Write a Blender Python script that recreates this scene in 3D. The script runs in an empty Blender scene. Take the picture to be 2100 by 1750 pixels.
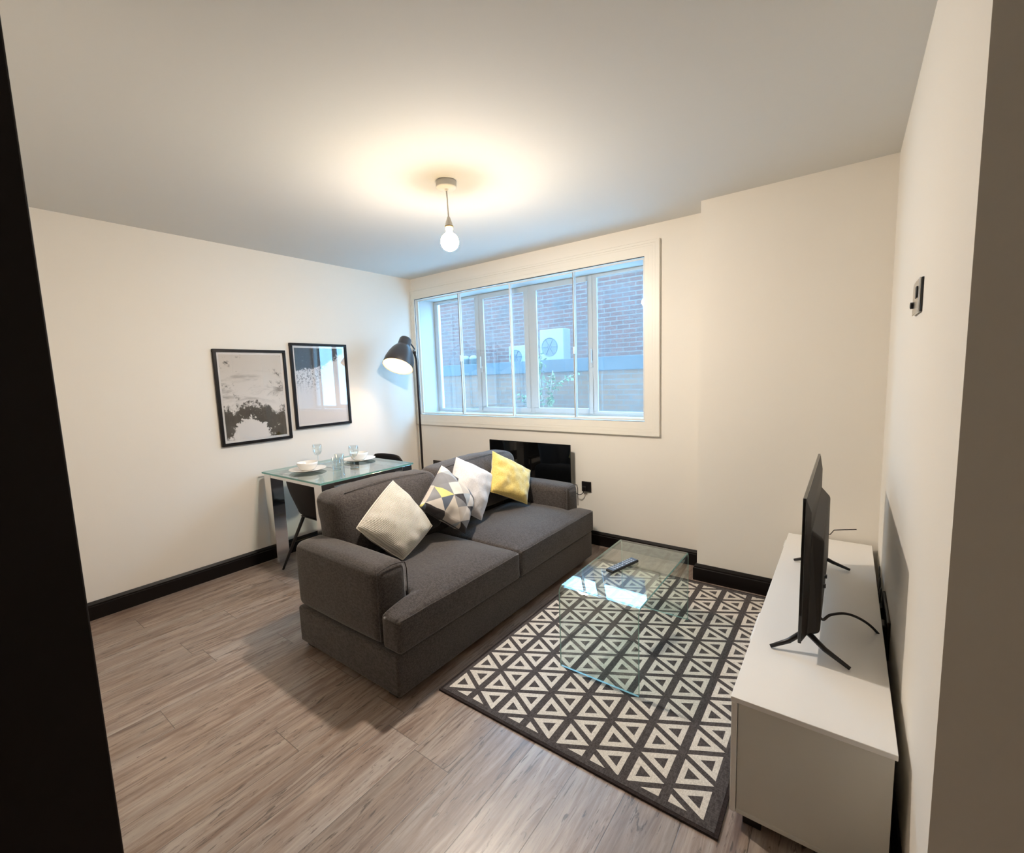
import bpy, math, random
from mathutils import Vector, Matrix, noise
random.seed(7)
PI = math.pi
scene = bpy.context.scene
COL = scene.collection

# ------------------------------------------------------------------ materials
class NG:
    """tiny helper to write node graphs as expressions"""
    def __init__(s, name):
        s.m = bpy.data.materials.new(name); s.m.use_nodes = True
        s.t = s.m.node_tree; s.t.nodes.clear()
        s.out = s.t.nodes.new('ShaderNodeOutputMaterial')
    def n(s, typ, **kw):
        nd = s.t.nodes.new(typ)
        for k, v in kw.items(): setattr(nd, k, v)
        return nd
    def link(s, a, b): s.t.links.new(a, b)
    def put(s, sock, v):
        if hasattr(v, 'is_output'): s.link(v, sock)
        elif isinstance(v, (tuple, list)):
            sock.default_value = (*v, 1.0) if len(v) == 3 and sock.type == 'RGBA' else v
        else: sock.default_value = v
    def math(s, op, a, b=None, c=None, clamp=False):
        nd = s.n('ShaderNodeMath', operation=op, use_clamp=clamp)
        s.put(nd.inputs[0], a)
        if b is not None: s.put(nd.inputs[1], b)
        if c is not None: s.put(nd.inputs[2], c)
        return nd.outputs[0]
    def mix(s, f, a, b):
        nd = s.n('ShaderNodeMix', data_type='RGBA')
        s.put(nd.inputs[0], f); s.put(nd.inputs[6], a); s.put(nd.inputs[7], b)
        return nd.outputs[2]
    def smooth(s, v, a, b):
        nd = s.n('ShaderNodeMapRange', interpolation_type='SMOOTHSTEP')
        s.put(nd.inputs[0], v); nd.inputs[1].default_value = a; nd.inputs[2].default_value = b
        return nd.outputs[0]
    def obj(s): return s.n('ShaderNodeTexCoord').outputs['Object']
    def uv(s): return s.n('ShaderNodeTexCoord').outputs['UV']
    def sep(s, v):
        nd = s.n('ShaderNodeSeparateXYZ'); s.link(v, nd.inputs[0]); return nd.outputs
    def comb(s, x, y, z):
        nd = s.n('ShaderNodeCombineXYZ')
        for i, v in enumerate((x, y, z)): s.put(nd.inputs[i], v)
        return nd.outputs[0]
    def mapv(s, v, scale=(1, 1, 1), loc=(0, 0, 0), rot=(0, 0, 0)):
        nd = s.n('ShaderNodeMapping'); s.link(v, nd.inputs[0])
        nd.inputs['Scale'].default_value = scale; nd.inputs['Location'].default_value = loc
        nd.inputs['Rotation'].default_value = rot
        return nd.outputs[0]
    def noise(s, v, scale, detail=4, rough=.5, dist=0):
        nd = s.n('ShaderNodeTexNoise'); s.link(v, nd.inputs['Vector'])
        nd.inputs['Scale'].default_value = scale; nd.inputs['Detail'].default_value = detail
        nd.inputs['Roughness'].default_value = rough; nd.inputs['Distortion'].default_value = dist
        return nd.outputs[0]
    def bump(s, h, strength=.3, dist=.002):
        nd = s.n('ShaderNodeBump'); s.link(h, nd.inputs['Height'])
        nd.inputs['Strength'].default_value = strength; nd.inputs['Distance'].default_value = dist
        return nd.outputs[0]
    def bsdf(s, color, rough=.5, metal=0, normal=None, spec=.5, coat=0, sheen=0):
        b = s.n('ShaderNodeBsdfPrincipled')
        s.put(b.inputs['Base Color'], color); s.put(b.inputs['Roughness'], rough)
        s.put(b.inputs['Metallic'], metal); b.inputs['Specular IOR Level'].default_value = spec
        b.inputs['Coat Weight'].default_value = coat; b.inputs['Coat Roughness'].default_value = .03
        b.inputs['Sheen Weight'].default_value = sheen; b.inputs['Sheen Roughness'].default_value = .5
        if normal is not None: s.link(normal, b.inputs['Normal'])
        s.link(b.outputs[0], s.out.inputs[0])
        return b

M = {}
def plain(name, color, rough=.5, metal=0, var=.04, scale=8, bump=0, bscale=200, spec=.5, coat=0, sheen=0):
    g = NG(name); o = g.obj()
    nz = g.noise(o, scale, 3)
    c = g.mix(nz, tuple(x*(1-var) for x in color), tuple(min(1, x*(1+var)) for x in color))
    nrm = g.bump(g.noise(o, bscale, 2), bump, .001) if bump else None
    g.bsdf(c, rough, metal, nrm, spec, coat, sheen)
    M[name] = g.m; return g.m

plain('wall_paint', (.83, .79, .72), .75, var=.012, scale=1.5, bump=.05, bscale=260, spec=.25)
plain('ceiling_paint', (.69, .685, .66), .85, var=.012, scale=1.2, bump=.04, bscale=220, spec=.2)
plain('trim_paint', (.82, .785, .71), .4, var=.01, scale=3)
plain('black_gloss_paint', (.006, .004, .0036), .4, var=.15, scale=5, spec=.22)
plain('black_door_paint', (.008, .005, .0045), .45, var=.15, scale=5, spec=.3)
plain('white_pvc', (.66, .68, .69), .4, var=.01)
plain('reveal_dimmed', (.62, .63, .63), .6, var=.01)  # white reveal darkened in its colour to hold down the skylight on it
plain('white_metal', (.80, .80, .78), .3, var=.01)
plain('gasket', (.02, .02, .022), .5)
plain('white_laminate', (.88, .86, .83), .3, var=.01, spec=.4)
plain('end_panel_laminate', (.70, .685, .63), .4, var=.02, spec=.35)
plain('black_plastic', (.010, .008, .008), .38, var=.2)
plain('black_matt', (.014, .010, .010), .55, var=.2)
plain('tv_back', (.012, .009, .008), .5, var=.1, spec=.35)
plain('black_glass', (.003, .003, .003), .04, var=.1, spec=.6)
plain('chrome', (.80, .80, .80), .12, 1.0, var=.03)
plain('brushed_steel', (.66, .63, .58), .28, 1.0, var=.05)
plain('white_ceramic', (.86, .83, .78), .18, var=.01)
plain('steel_cutlery', (.7, .7, .7), .15, 1)
plain('lamp_grey', (.055, .050, .052), .35, var=.08, spec=.6)
plain('lamp_pole', (.016, .011, .011), .4)
plain('lamp_inner', (.40, .37, .28), .6)
plain('white_bakelite', (.80, .77, .70), .35)
plain('brass', (.35, .27, .15), .35, 1)
plain('remote_grey', (.035, .037, .045), .5)
plain('button_grey', (.42, .45, .50), .6)
plain('remote_black', (.012, .012, .014), .4)
plain('chair_shell', (.010, .007, .007), .65, var=.15, spec=.25)
plain('stone_cap', (.016, .020, .022), .7, var=.15, scale=6)
plain('ac_white', (.13, .13, .125), .5)
plain('ac_grille', (.03, .035, .04), .5)
plain('leaf', (.055, .085, .02), .5, var=.4, scale=5)
plain('stem', (.16, .12, .07), .7)
plain('concrete', (.07, .066, .062), .9, var=.2, scale=2)
plain('yard_bounce', (.55, .54, .52), .9, var=.1, scale=2)  # unseen ground made pale to bounce skylight up to the ceiling
plain('cable_black', (.012, .009, .009), .45)

def emit(name, color, strength):
    g = NG(name)
    e = g.n('ShaderNodeEmission'); e.inputs[0].default_value = (*color, 1); e.inputs[1].default_value = strength
    g.link(e.outputs[0], g.out.inputs[0]); M[name] = g.m
BULB_L, LAMP_L = 1620, 290
emit('bulb_glow', (1.0, .88, .75), BULB_L)
emit('bulb_neck_glow', (1.0, .72, .40), 70)
emit('lamp_bulb_glow', (1.0, .60, .25), LAMP_L)

def glass(name, tint=(1, 1, 1), haze=0.0, gl_min=0.0, ior=1.5, hazecol=(.8, .9, 1), rough=0.0):
    g = NG(name)
    tr = g.n('ShaderNodeBsdfTransparent'); tr.inputs[0].default_value = (*tint, 1)
    gl = g.n('ShaderNodeBsdfGlossy'); gl.inputs['Roughness'].default_value = rough
    gl.inputs[0].default_value = (.95, .97, .97, 1)
    fr = g.n('ShaderNodeFresnel')
    bf = g.n('ShaderNodeNewGeometry').outputs['Backfacing']   # same reflectance on both faces of a sheet
    g.link(g.math('ADD', ior, g.math('MULTIPLY', bf, 1/ior-ior)), fr.inputs[0])
    f = g.math('ADD', fr.outputs[0], gl_min, clamp=True)
    base = tr.outputs[0]
    if haze:
        df = g.n('ShaderNodeBsdfTranslucent'); df.inputs[0].default_value = (*hazecol, 1)
        d2 = g.n('ShaderNodeBsdfDiffuse'); d2.inputs[0].default_value = (*hazecol, 1)
        mm = g.n('ShaderNodeMixShader'); mm.inputs[0].default_value = .2
        g.link(df.outputs[0], mm.inputs[1]); g.link(d2.outputs[0], mm.inputs[2])
        mh = g.n('ShaderNodeMixShader')
        nz = g.noise(g.obj(), 3.0, 3)
        g.link(g.math('MULTIPLY', g.math('ADD', nz, .5), haze), mh.inputs[0])
        g.link(base, mh.inputs[1]); g.link(mm.outputs[0], mh.inputs[2]); base = mh.outputs[0]
    mx = g.n('ShaderNodeMixShader'); g.link(f, mx.inputs[0])
    g.link(base, mx.inputs[1]); g.link(gl.outputs[0], mx.inputs[2])
    g.link(mx.outputs[0], g.out.inputs[0]); M[name] = g.m
glass('window_glass', (.97, .99, 1), haze=.0)
glass('hazed_glass', (.93, .97, 1), haze=.04)  # haze of reflections put into the panes as a pale veil
glass('table_glass', (.92, .975, .955), gl_min=.045)
glass('dining_glass', (.89, .97, .96), gl_min=.06)
glass('drinking_glass', (.98, 1, 1), gl_min=.08)
glass('picture_glass', (1, 1, 1), gl_min=.02)
def edge_glass():
    g = NG('glass_edge')
    b = g.bsdf((.16, .38, .31), .5, 0, None, .3)
    b.inputs['Transmission Weight'].default_value = .35
    M['glass_edge'] = g.m
edge_glass()

def floor_mat():
    g = NG('oak_laminate'); x, y, z = g.sep(g.obj())[:3]
    W, L = .18, 1.22
    xs = g.math('DIVIDE', g.math('SUBTRACT', x, .048), W)
    col = g.math('FLOOR', xs); fx = g.math('FRACT', xs)
    h1 = g.n('ShaderNodeTexWhiteNoise', noise_dimensions='1D'); g.link(col, h1.inputs['W'])
    ys = g.math('ADD', g.math('DIVIDE', y, L), g.math('MULTIPLY', h1.outputs[0], 7.3))
    row = g.math('FLOOR', ys); fy = g.math('FRACT', ys)
    h2 = g.n('ShaderNodeTexWhiteNoise', noise_dimensions='2D'); g.link(g.comb(col, row, 0), h2.inputs['Vector'])
    pid = h2.outputs[0]
    # grain, shifted per plank
    gx = g.math('ADD', x, g.math('MULTIPLY', pid, 13.0))
    gv = g.comb(gx, g.math('ADD', y, g.math('MULTIPLY', pid, 31.0)), 0)
    g1 = g.noise(g.mapv(gv, (30, 2.2, 1)), 1.0, 10, .68, 1.2)
    g2 = g.noise(g.mapv(gv, (150, 7, 1)), 1.0, 8, .7, .6)
    g3 = g.noise(g.mapv(gv, (7, .9, 1)), 1.0, 5, .6, 1.2)
    knots = g.smooth(g.noise(g.mapv(gv, (34, 4.5, 1)), 1.0, 8, .72, 2.2), .555, .66)
    base = g.mix(g.smooth(g1, .30, .72), (.165, .100, .070), (.41, .330, .272))
    base = g.mix(g.math('MULTIPLY', g.smooth(g3, .40, .72), .6), base, (.42, .385, .352))
    # cathedral grain: thin dark lines along wandering rings
    n0 = g.noise(g.mapv(gv, (5, .55, 1)), 1.0, 3, .5, .3)
    ring = g.math('SINE', g.math('ADD', g.math('MULTIPLY', gx, 120.0), g.math('MULTIPLY', n0, 85.0)))
    patch = g.smooth(g.noise(g.mapv(gv, (9, 1.5, 1)), 1.0, 4, .6), .42, .66)
    base = g.mix(g.math('MULTIPLY', g.math('MULTIPLY', g.smooth(ring, .2, .95), patch), .74), base, (.13, .078, .056))
    base = g.mix(g.math('MULTIPLY', g.smooth(g2, .50, .72), .40), base, (.13, .088, .068))
    base = g.mix(g.math('MULTIPLY', knots, .85), base, (.060, .034, .025))
    dash = g.smooth(g.noise(g.mapv(gv, (75, 8, 1)), 1.0, 3, .55, .8), .635, .69)
    base = g.mix(g.math('MULTIPLY', dash, .8), base, (.050, .030, .023))
    tone = g.mix(pid, (.84, .78, .73), (1.10, 1.09, 1.09))
    mul = g.n('ShaderNodeMix', data_type='RGBA', blend_type='MULTIPLY'); mul.inputs[0].default_value = 1
    g.link(base, mul.inputs[6]); g.link(tone, mul.inputs[7]); base = mul.outputs[2]
    dx = g.math('MULTIPLY', g.math('MINIMUM', fx, g.math('SUBTRACT', 1.0, fx)), W)
    dy = g.math('MULTIPLY', g.math('MINIMUM', fy, g.math('SUBTRACT', 1.0, fy)), L)
    seam = g.math('SUBTRACT', 1.0, g.smooth(g.math('MINIMUM', dx, dy), .0004, .0022))
    base = g.mix(g.math('MULTIPLY', seam, .75), base, (.06, .045, .036))
    hgt = g.math('SUBTRACT', g.math('MULTIPLY', g2, .3), seam)
    g.bsdf(base, g.math('ADD', g.math('MULTIPLY', g2, .15), .34), 0, g.bump(hgt, .35, .0015), .7)
    fb_ = [n for n in g.t.nodes if n.type == 'BSDF_PRINCIPLED'][0]
    fb_.inputs['Coat Weight'].default_value = .6; fb_.inputs['Coat Roughness'].default_value = .30
    M['oak_laminate'] = g.m
floor_mat()

def fabric(name, c0, c1, scale=420, sheen=.4, bump=.5):
    g = NG(name); o = g.obj()
    n1 = g.noise(g.mapv(o, (1, .25, 1)), scale, 2); n2 = g.noise(g.mapv(o, (.25, 1, .4)), scale, 2)
    w = g.math('MULTIPLY', g.math('ADD', n1, n2), .5)
    mott = g.noise(o, 9, 4)
    f = g.math('ADD', g.math('MULTIPLY', g.smooth(w, .38, .62), .75), g.math('MULTIPLY', mott, .3), clamp=True)
    g.bsdf(g.mix(f, c0, c1), .95, 0, g.bump(w, bump, .0015), .15, 0, sheen)
    M[name] = g.m
fabric('sofa_fabric', (.030, .024, .022), (.090, .078, .073), 300, .25)
fabric('cream_knit', (.62, .56, .47), (.78, .72, .63), 200, .2)
fabric('pale_fabric', (.60, .57, .57), (.76, .73, .72), 260, .2)
fabric('yellow_velvet', (.62, .43, .10), (.80, .62, .20), 260, .6)
fabric('rug_dark', (.040, .032, .031), (.100, .088, .086), 260, .1, .8)
fabric('rug_cream', (.52, .47, .41), (.74, .69, .62), 300, .1, .8)
fabric('rug_edge', (.016, .010, .009), (.040, .028, .026), 260, .1, .8)

def waffle():
    g = NG('waffle_knit'); uv = g.sep(g.uv())
    u = g.math('MULTIPLY', uv[0], 2*PI*26); v = g.math('MULTIPLY', uv[1], 2*PI*26)
    w = g.math('MULTIPLY', g.math('SINE', g.math('ADD', u, v)), g.math('SINE', g.math('SUBTRACT', u, v)))
    f = g.smooth(w, -.9, .6)
    g.bsdf(g.mix(f, (.50, .45, .38), (.80, .75, .66)), .95, 0, g.bump(w, .6, .006), .15, 0, .2)
    M['waffle_knit'] = g.m
waffle()

def triangles():
    g = NG('triangle_print'); uv = g.sep(g.uv())
    # grid runs along the pillow's diagonals
    a = g.math('ADD', uv[0], uv[1]); b = g.math('SUBTRACT', uv[0], uv[1])
    K = 2.75
    ua = g.math('ADD', g.math('MULTIPLY', a, K), .15); ub = g.math('ADD', g.math('MULTIPLY', b, K), 10.4)
    ca = g.math('FLOOR', ua); cb = g.math('FLOOR', ub)
    fa = g.math('FRACT', ua); fb = g.math('FRACT', ub)
    par = g.math('MODULO', g.math('ADD', ca, cb), 2.0)
    fa2 = g.math('ADD', g.math('MULTIPLY', par, g.math('SUBTRACT', 1.0, g.math('MULTIPLY', fa, 2.0))), fa)
    half = g.math('GREATER_THAN', g.math('ADD', fa2, fb), 1.0)
    wn = g.n('ShaderNodeTexWhiteNoise', noise_dimensions='3D'); g.link(g.comb(g.math('ADD', ca, 17.0), g.math('ADD', cb, 5.0), half), wn.inputs['Vector'])
    cr = g.n('ShaderNodeValToRGB'); cr.color_ramp.interpolation = 'CONSTANT'
    cols = [(.60, .54, .46), (.040, .035, .038), (.62, .57, .52), (.22, .22, .23), (.66, .62, .24), (.50, .45, .40), (.060, .055, .060), (.33, .36, .39), (.10, .12, .16), (.62, .60, .54), (.20, .20, .21)]
    el = cr.color_ramp.elements
    while len(el) < len(cols): el.new(.5)
    for i, c in enumerate(cols): el[i].position = i/len(cols); el[i].color = (*c, 1)
    g.link(wn.outputs[0], cr.inputs[0])
    g.bsdf(cr.outputs[0], .9, 0, g.bump(g.noise(g.obj(), 350, 2), .3, .001), .2, 0, .15)
    M['triangle_print'] = g.m
triangles()

def brick(name, c1, c2, mortar, sc=1.0):
    g = NG(name); o = g.sep(g.obj())
    bt = g.n('ShaderNodeTexBrick'); g.link(g.comb(o[0], o[2], 0), bt.inputs['Vector'])
    bt.inputs['Color1'].default_value = (*c1, 1); bt.inputs['Color2'].default_value = (*c2, 1); bt.inputs['Mortar'].default_value = (*mortar, 1)
    bt.inputs['Scale'].default_value = 1; bt.inputs['Brick Width'].default_value = .225*sc; bt.inputs['Row Height'].default_value = .075*sc
    bt.inputs['Mortar Size'].default_value = .008*sc
    nz = g.noise(g.obj(), 1.3, 4)
    c = g.mix(g.math('MULTIPLY', g.smooth(nz, .45, .75), .5), bt.outputs[0], (.055, .050, .046))
    g.bsdf(c, .9, 0, g.bump(bt.outputs[1], -.4, .01), .2)
    M[name] = g.m
brick('red_brick', (.105, .036, .024), (.072, .026, .018), (.105, .085, .070), 1.6)
brick('brown_brick', (.115, .048, .022), (.085, .036, .018), (.075, .062, .050), 1.2)

def print_rocks():
    g = NG('rocky_shore_print'); p = g.sep(g.obj()); u, v = p[1], p[2]
    o = g.obj()
    n1 = g.noise(o, 7, 10, .65, .8); n2 = g.noise(o, 45, 6, .7); n3 = g.noise(g.mapv(o, (1, 1.0, 3.2)), 4.5, 6, .6, .5)
    # dark band across the lower third, broken by white surf
    band = g.math('SUBTRACT', 1.0, g.math('MULTIPLY', g.math('ABSOLUTE', g.math('ADD', v, .19)), 5.6))
    blob = g.math('SUBTRACT', 1.0, g.math('ADD', g.math('POWER', g.math('DIVIDE', g.math('ADD', u, .045), .125), 2.0), g.math('POWER', g.math('DIVIDE', g.math('ADD', v, .265), .115), 2.0)))
    right = g.math('MULTIPLY', g.math('MULTIPLY', g.smooth(u, .08, .2), g.math('SUBTRACT', 1.0, g.smooth(v, -.24, -.14))), .9)
    s = g.math('ADD', g.math('MULTIPLY', g.math('MAXIMUM', band, right), .74), g.math('MULTIPLY', g.math('SUBTRACT', n1, .5), 1.9))
    s = g.math('ADD', s, g.math('MULTIPLY', g.math('SUBTRACT', n2, .5), .9))
    blob = g.math('ADD', blob, g.math('ADD', g.math('MULTIPLY', g.math('SUBTRACT', n1, .5), 4.2), g.math('MULTIPLY', g.math('SUBTRACT', n2, .5), 1.8)))
    s = g.math('SUBTRACT', s, g.math('MULTIPLY', g.math('MAXIMUM', blob, 0.0), 2.2))
    dark = g.smooth(s, .18, .42)
    # low left speckle and the line along the top
    sp = g.smooth(g.math('ADD', g.noise(o, 60, 3), g.math('MULTIPLY', g.math('SUBTRACT', g.math('MULTIPLY', g.math('ABSOLUTE', v), 1.0), .30), 2.6)), .66, .72)
    sp2 = g.math('MULTIPLY', sp, g.smooth(g.noise(o, 9, 3), .45, .6))
    gray = g.math('MULTIPLY', g.smooth(n3, .46, .68), g.math('SUBTRACT', 1.0, g.smooth(g.math('ABSOLUTE', g.math('SUBTRACT', v, .075)), .03, .16)))
    c = g.mix(g.smooth(v, -.1, .3), (.74, .71, .69), (.63, .58, .53))
    c = g.mix(g.math('MULTIPLY', gray, .95), c, (.20, .18, .17))
    c = g.mix(g.math('MAXIMUM', dark, sp2), c, g.mix(g.smooth(n2, .45, .7), (.012, .010, .010), (.055, .042, .038)))
    g.bsdf(c, .8, 0, None, .2); M['rocky_shore_print'] = g.m
print_rocks()
def print_wave():
    g = NG('breaking_wave_print'); p = g.sep(g.obj()); u, v = p[1], p[2]; o = g.obj()
    n1 = g.noise(o, 9, 10, .7, .6); n2 = g.noise(o, 55, 5, .7)
    d = g.math('SUBTRACT', v, g.math('MULTIPLY', g.math('MAXIMUM', u, 0.0), .6))
    s = g.math('ADD', d, g.math('ADD', g.math('MULTIPLY', g.math('SUBTRACT', n1, .5), .20), g.math('MULTIPLY', g.math('SUBTRACT', n2, .5), .12)))
    dark = g.smooth(s, .125, .150)
    mid = g.math('MULTIPLY', g.smooth(g.math('SUBTRACT', s, g.math('MULTIPLY', g.math('MAXIMUM', g.math('ADD', u, .06), 0.0), 1.0)), -.08, .10), g.smooth(n2, .50, .56))
    foam = g.math('MULTIPLY', g.smooth(n2, .60, .68), .6)
    c = g.mix(g.math('MULTIPLY', mid, .75), (.72, .69, .69), (.09, .08, .08))
    c = g.mix(dark, c, g.mix(foam, (.030, .024, .024), (.32, .30, .30)))
    g.bsdf(c, .8, 0, None, .2); M['breaking_wave_print'] = g.m
print_wave()
plain('print_border', (.78, .75, .73), .8, var=.01)

# ------------------------------------------------------------------ mesh helpers
class MB:
    def __init__(s): s.v = []; s.f = []; s.mi = []; s.uv = None
    def add(s, verts, faces, mi=0):
        b = len(s.v); s.v += [tuple(p) for p in verts]
        for f in faces: s.f.append([b+i for i in f]); s.mi.append(mi)
        return s
    def box(s, x0, x1, y0, y1, z0, z1, mi=0):
        vs = [(x0, y0, z0), (x1, y0, z0), (x1, y1, z0), (x0, y1, z0), (x0, y0, z1), (x1, y0, z1), (x1, y1, z1), (x0, y1, z1)]
        return s.add(vs, [(3, 2, 1, 0), (4, 5, 6, 7), (0, 1, 5, 4), (1, 2, 6, 5), (2, 3, 7, 6), (3, 0, 4, 7)], mi)
    def prism(s, poly, z0, z1, mi=0):
        """poly: ccw xy outline"""
        n = len(poly)
        vs = [(x, y, z0) for x, y in poly] + [(x, y, z1) for x, y in poly]
        fs = [tuple(range(n-1, -1, -1)), tuple(range(n, 2*n))] + [(i, (i+1) % n, n+(i+1) % n, n+i) for i in range(n)]
        return s.add(vs, fs, mi)
    def tube(s, path, r, seg=10, mi=0, caps=True):
        path = [Vector(p) for p in path]; n = len(path); rs = r if isinstance(r, (list, tuple)) else [r]*n
        t0 = (path[1]-path[0]).normalized(); up = Vector((0, 0, 1)) if abs(t0.z) < .9 else Vector((1, 0, 0))
        a = t0.cross(up).normalized(); vs = []
        for i in range(n):
            t = (path[min(i+1, n-1)]-path[max(i-1, 0)]).normalized()
            a = (a - t*a.dot(t)).normalized(); b = t.cross(a)
            for k in range(seg):
                q = 2*PI*k/seg; vs.append(path[i]+(a*math.cos(q)+b*math.sin(q))*rs[i])
        fs = [(i*seg+k, i*seg+(k+1) % seg, (i+1)*seg+(k+1) % seg, (i+1)*seg+k) for i in range(n-1) for k in range(seg)]
        if caps: fs += [tuple(range(seg-1, -1, -1)), tuple((n-1)*seg+k for k in range(seg))]
        return s.add(vs, fs, mi)
    def lathe(s, prof, o=(0, 0, 0), axis=(0, 0, 1), seg=40, mi=0):
        ax = Vector(axis).normalized(); h = Vector((1, 0, 0)) if abs(ax.x) < .9 else Vector((0, 1, 0))
        a = ax.cross(h).normalized(); b = ax.cross(a); o = Vector(o); vs = []; n = len(prof)
        for r, z in prof:
            for k in range(seg):
                q = 2*PI*k/seg; vs.append(o+ax*z+(a*math.cos(q)+b*math.sin(q))*max(r, 1e-5))
        fs = [(i*seg+k, i*seg+(k+1) % seg, (i+1)*seg+(k+1) % seg, (i+1)*seg+k) for i in range(n-1) for k in range(seg)]
        return s.add(vs, fs, mi)
    def sphere(s, c, r, seg=24, rings=16, mi=0):
        pr = [(r*math.sin(PI*i/rings), -r*math.cos(PI*i/rings)) for i in range(rings+1)]
        return s.lathe(pr, c, (0, 0, 1), seg, mi)
    def build(s, name, mats, parent=None, smooth=False, bevel=0, seg=2, subsurf=0, origin=None):
        me = bpy.data.meshes.new(name)
        o = Vector(origin) if origin else Vector((0, 0, 0))
        me.from_pydata([tuple(Vector(p)-o) for p in s.v], [], s.f)
        if not isinstance(mats, (list, tuple)): mats = [mats]
        for m in mats: me.materials.append(M[m])
        for p, mi in zip(me.polygons, s.mi): p.material_index = mi; p.use_smooth = smooth
        if s.uv:
            lay = me.uv_layers.new(name='UVMap')
            for lp in me.loops: lay.data[lp.index].uv = s.uv[lp.vertex_index]
        ob = bpy.data.objects.new(name, me); COL.objects.link(ob)
        ob.location = o
        if parent:
            ob.parent = parent
            ob.matrix_parent_inverse = parent.matrix_world.inverted() if False else Matrix.Identity(4)
            ob.location = o - WORLD.get(parent.name, Vector((0, 0, 0)))
        WORLD[ob.name] = o
        import_bm_fix(me)
        if bevel:
            b = ob.modifiers.new('bevel', 'BEVEL'); b.width = bevel; b.segments = seg; b.limit_method = 'ANGLE'; b.angle_limit = math.radians(40)
            b.harden_normals = False
        if subsurf:
            u = ob.modifiers.new('subdivision', 'SUBSURF'); u.levels = subsurf; u.render_levels = subsurf
        return ob
WORLD = {}
def import_bm_fix(me):
    import bmesh
    bm = bmesh.new(); bm.from_mesh(me)
    bmesh.ops.remove_doubles(bm, verts=bm.verts, dist=1e-6)
    bmesh.ops.recalc_face_normals(bm, faces=bm.faces)
    bm.to_mesh(me); bm.free()

def thing(name, label, cat, loc, group=None):
    o = bpy.data.objects.new(name, None); COL.objects.link(o); o.location = loc
    o.empty_display_size = .1; WORLD[o.name] = Vector(loc)
    return tag(o, label, cat, group)
def tag(o, label, cat, group=None, kind=None):
    o['label'] = label; o['category'] = cat
    if group: o['group'] = group
    if kind: o['kind'] = kind
    return o
def struct(o): o['kind'] = 'structure'; return o
def copy_thing(o, delta, label):
    c = o.copy(); COL.objects.link(c); c.location = o.location+Vector(delta); c['label'] = label
    for ch in list(o.children):
        d = ch.copy(); COL.objects.link(d); d.parent = c
        for g in list(ch.children):
            e = g.copy(); COL.objects.link(e); e.parent = d
    return c

# ------------------------------------------------------------------ room constants (metres)
H, W, PIER_X, PIER_Y, END_Y = 2.4, 3.811, 2.891, -.2226, -2.137
FRONT_Y, JAMB_X = -3.0634, 2.4488
WX0, WX1, WZ0, WZ1 = .048, 2.462, 1.012, 2.196        # window opening
WT = .36                                              # thickness of the window wall

struct(MB().box(-.2, 5.4, -5.4, WT, -.12, 0).build('floor', 'oak_laminate'))
struct(MB().box(-.2, 5.4, -5.4, WT, H, H+.15).build('ceiling', 'ceiling_paint'))
struct(MB().box(-.2, 0, -3.4, WT, 0, H).build('wall_left', 'wall_paint'))
wb = MB()
wb.box(0, PIER_X+.1, 0, WT, 0, WZ0); wb.box(0, PIER_X+.1, 0, WT, WZ1, H)
wb.box(0, WX0, 0, WT, WZ0, WZ1); wb.box(WX1, PIER_X+.1, 0, WT, WZ0, WZ1)
struct(wb.build('wall_back', 'wall_paint'))
rv = MB(); e_ = .0015
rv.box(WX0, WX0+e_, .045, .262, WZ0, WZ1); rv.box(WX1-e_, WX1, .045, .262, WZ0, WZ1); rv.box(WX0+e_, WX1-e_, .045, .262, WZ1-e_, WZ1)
struct(rv.build('trim_3', 'reveal_dimmed'))  # thin lining added over the reveal to carry the darkened colour
struct(MB().box(PIER_X, W+.02, PIER_Y, WT, 0, H).build('wall_pier', 'wall_paint'))
struct(MB().box(W, 5.4, END_Y, WT, 0, H).build('wall_right', 'wall_paint'))
struct(MB().box(-.2, JAMB_X-.12, FRONT_Y-.12, FRONT_Y, 0, H).build('wall_front', 'wall_paint'))
struct(MB().box(JAMB_X-.22, JAMB_X-.1, -5.4, FRONT_Y-.12, 0, H).build('wall_hall_left', 'wall_paint'))
struct(MB().box(JAMB_X-.1, 5.4, -5.4, -5.28, 0, H).build('wall_hall_rear', 'wall_paint'))
struct(MB().box(5.28, 5.4, -5.28, END_Y, 0, H).build('wall_hall_right', 'wall_paint'))

# black door lining at the left of the view
dj = bpy.data.objects.new('door_1', None); COL.objects.link(dj); struct(dj); dj.location = (JAMB_X-.06, FRONT_Y-.1, 0); WORLD[dj.name] = dj.location.copy()
MB().box(JAMB_X-.12, JAMB_X, FRONT_Y-.40, FRONT_Y, 0, H).build('door_lining', 'black_door_paint', dj, bevel=.003)
MB().box(JAMB_X-.20, JAMB_X-.12, FRONT_Y, FRONT_Y+.016, 0, H).build('door_architrave', 'black_door_paint', dj, bevel=.003)

# skirting boards: flat board with a stepped top
def skirting(name, p0, p1, nx, ny, s0=0, s1=0):
    prof = [(0, 0), (.020, 0), (.020, .082), (.015, .086), (.015, .094), (.006, .110), (0, .110)]
    m = MB(); d = Vector((p1[0]-p0[0], p1[1]-p0[1])).normalized()
    vs = []
    for (px, py), sg in ((p0, s0), (p1, s1)):
        for t, z in prof: vs.append((px+nx*t+d.x*sg*t, py+ny*t+d.y*sg*t, z))
    n = len(prof)
    m.add(vs, [(i, (i+1) % n, n+(i+1) % n, n+i) for i in range(n)]+[tuple(range(n)), tuple(range(2*n-1, n-1, -1))])
    return struct(m.build(name, 'black_gloss_paint'))
skirting('baseboard_left', (0, FRONT_Y), (0, 0), 1, 0, 0, -1)
skirting('baseboard_back', (0, 0), (PIER_X, 0), 0, -1, 1, -1)
skirting('baseboard_pier_side', (PIER_X, 0), (PIER_X, PIER_Y), -1, 0, 1, 1)
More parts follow.
